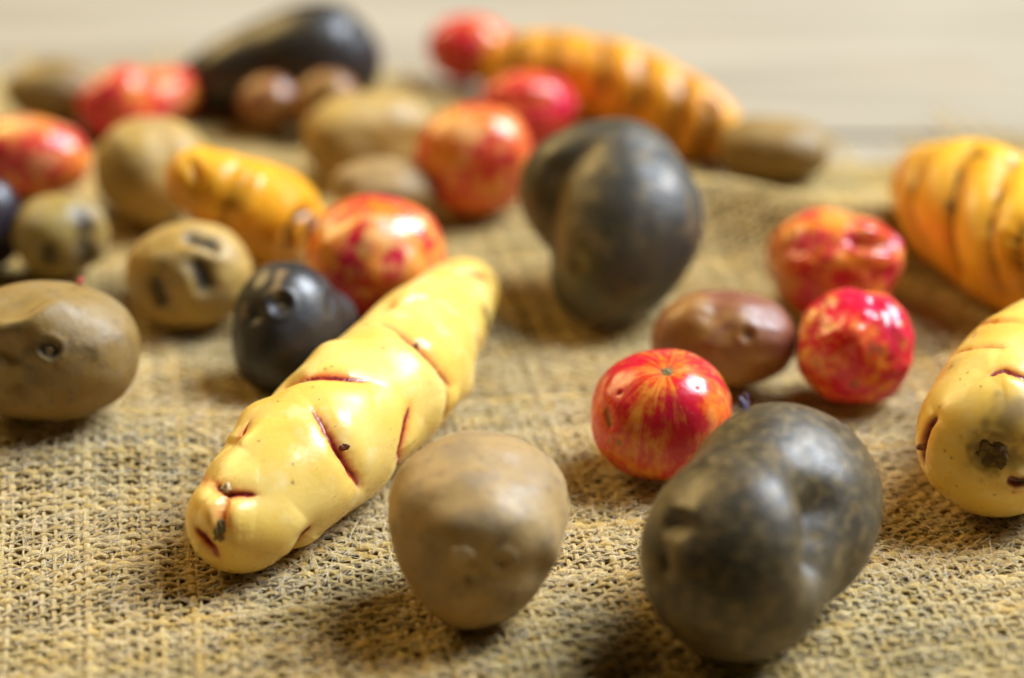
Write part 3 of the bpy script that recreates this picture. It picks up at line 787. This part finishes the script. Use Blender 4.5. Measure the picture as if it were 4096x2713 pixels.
# 11 orange oca, back
t = Tuber('oca', 'long orange oca with dark rings, blurred along the back of the pile', 'tuber', G_O, M_ORANGE, 6)
t.chain([(1985, 262, 100), (2120, 272, 132), (2300, 305, 158), (2490, 355, 165), (2670, 430, 150), (2820, 500, 118), (2890, 540, 90)], rz=1.0, lump=(.03, 1.3), seed=66)
for pp in (((2078, 185), (2070, 265), (2062, 345)), ((2225, 165), (2228, 300), (2215, 430)), ((2415, 200), (2428, 340), (2405, 495)), ((2580, 260), (2575, 400), (2545, 545)), ((2735, 345), (2722, 450), (2685, 560)), ((2845, 430), (2830, 500), (2800, 590))):
    t.crease(list(pp), w=1.25, d=1.8, lip=1.3, lipw=7, col=.85, halo=.6, hw=3.4, taper=False)
t.build()

# 12 brown potato at the back right
t = Tuber('potato', 'brown potato at the far right end of the long orange oca', 'potato', G_B, M_UMBER, 5)
t.round((2872, 462, 3325, 722), (1.2, .9, .95), ang=-.25, n=2.4, seed=70, lump=(.05, 1.2))
t.build()

# 13 ulluco far back
t = Tuber('ulluco', 'crimson ulluco farthest back, at the left end of the long orange oca', 'tuber', G_U, M_ULL_R, 5)
t.round((1705, 62, 2060, 335), (1.1, .9, .9), ang=-.2, seed=74, lump=(.05, 1.2)); t.build()

# 14 ulluco half hidden
t = Tuber('ulluco', 'pinkish ulluco between the long orange oca and the ulluco beside the slate potato', 'tuber', G_U, M_ULL_R, 5)
t.round((1905, 285, 2310, 590), (1.1, .9, .95), seed=77, lump=(.07, 1.3))
t.dent([(2100, 420), (2200, 430)], 4, 1.5); t.build()

# 15 ulluco mid back
t = Tuber('ulluco', 'round blotched ulluco touching the left side of the two-lobed slate potato', 'tuber', G_U, M_ULL, 6)
t.round((1658, 412, 2135, 865), (1, .9, 1.05), n=2.2, seed=82, lump=(.05, 1.2)); t.build()

# 16 tan potato, back
t = Tuber('potato', 'oval pale brown potato in front of the two small rosy potatoes', 'potato', G_B, M_TAN, 6)
t.round((1212, 368, 1740, 728), (1.2, .9, .85), ang=.35, n=2.2, seed=86, lump=(.06, 1.2))
t.dent([(1500, 600), (1650, 560)], 5, 1.2); t.build()

# 17 small brown potato
t = Tuber('potato', 'small brown potato tucked behind the orange-red ulluco at the yellow oca tip', 'potato', G_B, M_BROWN, 5)
t.round((1318, 632, 1755, 905), (1.2, .9, .8), ang=-.2, seed=90, lump=(.06, 1.2))
t.dent([(1400, 760), (1520, 700)], 3, .8); t.build()

# 18 black potato, back
t = Tuber('potato', 'long black potato lying at the back left, largest of the dark ones there', 'potato', G_D, M_BLACK, 6)
t.chain([(790, 340, 98), (930, 302, 150), (1100, 260, 192), (1265, 234, 220), (1330, 248, 200)], rz=1.0, lump=(.03, 1.1), seed=95)
t.mark([(950, 190), (1100, 130)], 7, 'stain', .6, .4, 2); t.build()

# 19 two small rosy potatoes
t = Tuber('potato', 'small rosy potato in front of the long black one, left of its twin', 'potato', G_B, M_ROSE, 5)
t.round((952, 300, 1200, 530), (1, .9, .95), seed=98, lump=(.06, 1.2)); t.build()
t = Tuber('potato', 'small rosy potato in front of the long black one, right of its twin', 'potato', G_B, M_ROSE, 5)
t.round((1165, 282, 1455, 560), (1.1, .9, .95), seed=101, lump=(.06, 1.2)); t.build()

# 20 ulluco back left, with knob
t = Tuber('ulluco', 'lumpy pinkish red ulluco with a knob, left of the long black potato', 'tuber', G_U, M_ULL_R, 6)
t.chain([(420, 430, 118), (520, 400, 140), (620, 385, 120), (710, 370, 100)], rz=1.0, seed=105, lump=(.08, 1.3))
t.dent([(620, 280), (625, 420)], 5, 2.2); t.build()

# 21 brown potato far left
t = Tuber('potato', 'dull brown potato farthest back at the left edge', 'potato', G_B, M_UMBER, 5)
t.round((22, 232, 420, 500), (1.2, .9, .8), seed=108, lump=(.06, 1.2)); t.build()

# 22 ulluco left edge
t = Tuber('ulluco', 'orange and pink ulluco cut by the left edge', 'tuber', G_U, M_ULL, 6)
t.round((-120, 462, 360, 795), (1.3, .9, .9), ang=-.25, seed=112, lump=(.05, 1.2)); t.build()

# 23 golden potato behind the glossy orange oca
t = Tuber('potato', 'mottled golden potato behind the glossy orange oca at left', 'potato', G_B, M_TAN, 6)
t.round((372, 468, 850, 905), (1, .95, 1), seed=116, lump=(.06, 1.2))
t.dent([(640, 560), (680, 700)], 4, 1.0); t.build()

# 24 glossy orange oca, left
t = Tuber('oca', 'short glossy orange oca with two lobes, among the potatoes at left', 'tuber', G_O, M_ORANGE, 6)
t.chain([(800, 720, 142, 16), (885, 765, 158, 13), (985, 815, 178, 8), (1085, 860, 188, 3), (1180, 900, 130, 1)], rz=1.0, lump=(.06, 1.3), seed=120)
t.crease([(1010, 650), (960, 740), (910, 830), (880, 930)], w=1.6, d=2.6, lip=1.2, lipw=6, col=.15, halo=.4, hw=3)
t.crease([(1240, 830), (1190, 870), (1150, 930), (1140, 1010)], w=1.0, d=1.4, lip=.6, lipw=4, col=.8, halo=.5, hw=2)
t.crease([(760, 640), (790, 720), (790, 800)], w=1.2, d=1.0, lip=.6, lipw=4, col=.2, halo=.4)
t.nub('bud', (1235, 900), M_BUD, 2.0, .8, .2)
t.build()

# 25 purple potato at left edge
t = Tuber('potato', 'dark purple potato cut by the left edge', 'potato', G_D, M_PURPLE, 5)
t.round((-230, 700, 100, 1085), (1, .95, 1.05), seed=124, lump=(.05, 1.2)); t.build()

# 26 spotted small potato
t = Tuber('potato', 'small olive potato with dark spots, right of the purple one at the left edge', 'potato', G_B, M_OLIVE, 6)
t.round((42, 772, 438, 1120), (1.1, .95, .95), ang=.3, n=2.2, seed=128, lump=(.06, 1.2))
t.dent([(335, 870), (345, 910)], 2.0, .8, 'spot', .85, 2.60).dent([(345, 970), (350, 1040)], 2.2, .8, 'spot', .85, 2.60).dent([(194, 1000), (196, 1040)], 1.6, .8, 'spot', .85, 1.95)
t.build()

# 27 potato with three dark eyes
t = Tuber('potato', 'golden brown potato with three dark sunken eyes, left of the small black one', 'potato', G_B, M_TAN, 6)
t.round((502, 885, 1010, 1312), (1.12, .95, .92), ang=.25, n=2.15, seed=132, lump=(.06, 1.2), egg=.08)
t.dent([(770, 955), (855, 985)], 1.7, 1.3, 'spot', .9, 1.82).bump([(740, 1000), (860, 1030)], 2.2, .8)
t.dent([(790, 1065), (825, 1135)], 2.0, 1.6, 'spot', .95, 2.21).bump([(740, 1100), (770, 1170)], 2.2, .7)
t.dent([(615, 1140), (640, 1200)], 1.8, 1.3, 'spot', .85, 1.82).dent([(640, 1080), (700, 1000)], 2.4, .6)
t.build()

# 28 big brown potato at left
t = Tuber('potato', 'large brown potato with one dark eye and a pink sprout, at the left edge', 'potato', G_B, M_UMBER, 6)
t.round((-190, 1122, 560, 1688), (1.2, .95, .95), n=2.25, seed=136, lump=(.04, 1.1))
t.dent([(175, 1395), (205, 1400)], 1.6, 1.0, 'spot', .9, 1.6).ring((190, 1398), 2.2, .4, .8)
t.mark([(110, 1400), (260, 1385), (380, 1415)], 1.1, 'spot', .45, .8, 2); t.mark([(340, 1390), (385, 1415)], .9, 'spot', .6, .7, 2)
t.dent([(20, 1395), (80, 1480), (60, 1560)], 3.6, 2.8).bump([(20, 1330), (130, 1290), (220, 1225)], 2.4, 1.7).dent([(100, 1230), (200, 1200)], 3, .8)
t.mark([(30, 1400), (70, 1500)], 3.0, 'stain', .5, .5, 2)
t.nub('eye_bud', (193, 1402), M_SCAR, .9, .7, .1, rough=.3)
t.leaf('sprout', (312, 1138), M_SPROUT_R, 1.7, 1.7, (0, .5, .8))
t.build()

# 29 small black potato
t = Tuber('potato', 'small shiny black potato with a tan streak, behind the yellow oca', 'potato', G_D, M_BLACK, 6)
t.blob([(1142, 1238, 183), (1110, 1395, 158, -2), (1170, 1330, 165, 0), (1352, 1268, 68, 6)], k=2.2, seed=140, lump=(.05, 1.4))
t.mark([(1122, 1085), (1112, 1120), (1098, 1160)], .8, 'spot', .8, .6, 3); t.mark([(975, 1225), (972, 1260)], .8, 'spot', .5, .6, 3)
t.dent((1122, 1215), 2.0, 1.2).ring((1122, 1215), 2.6, .35, .7).dent((1020, 1260), 1.6, .8)
t.dent([(1318, 1190), (1320, 1250)], 1.0, .3)
t.nub('eye_bud', (1118, 1222), M_SCAR, .6, .6, .1)
t.build()

# 30 orange-red ulluco at the tip of the yellow oca
t = Tuber('ulluco', 'orange-red ulluco behind the far tip of the long yellow oca', 'tuber', G_U, M_ULL, 6)
t.round((1222, 778, 1785, 1285), (1, .95, 1), n=2.15, seed=146, lump=(.06, 1.25))
t.dent([(1660, 980), (1700, 1020)], 2.5, .9).dent([(1380, 860), (1420, 850)], 2, .5).bump([(1480, 900), (1470, 1050)], 3, .7)
t.build()
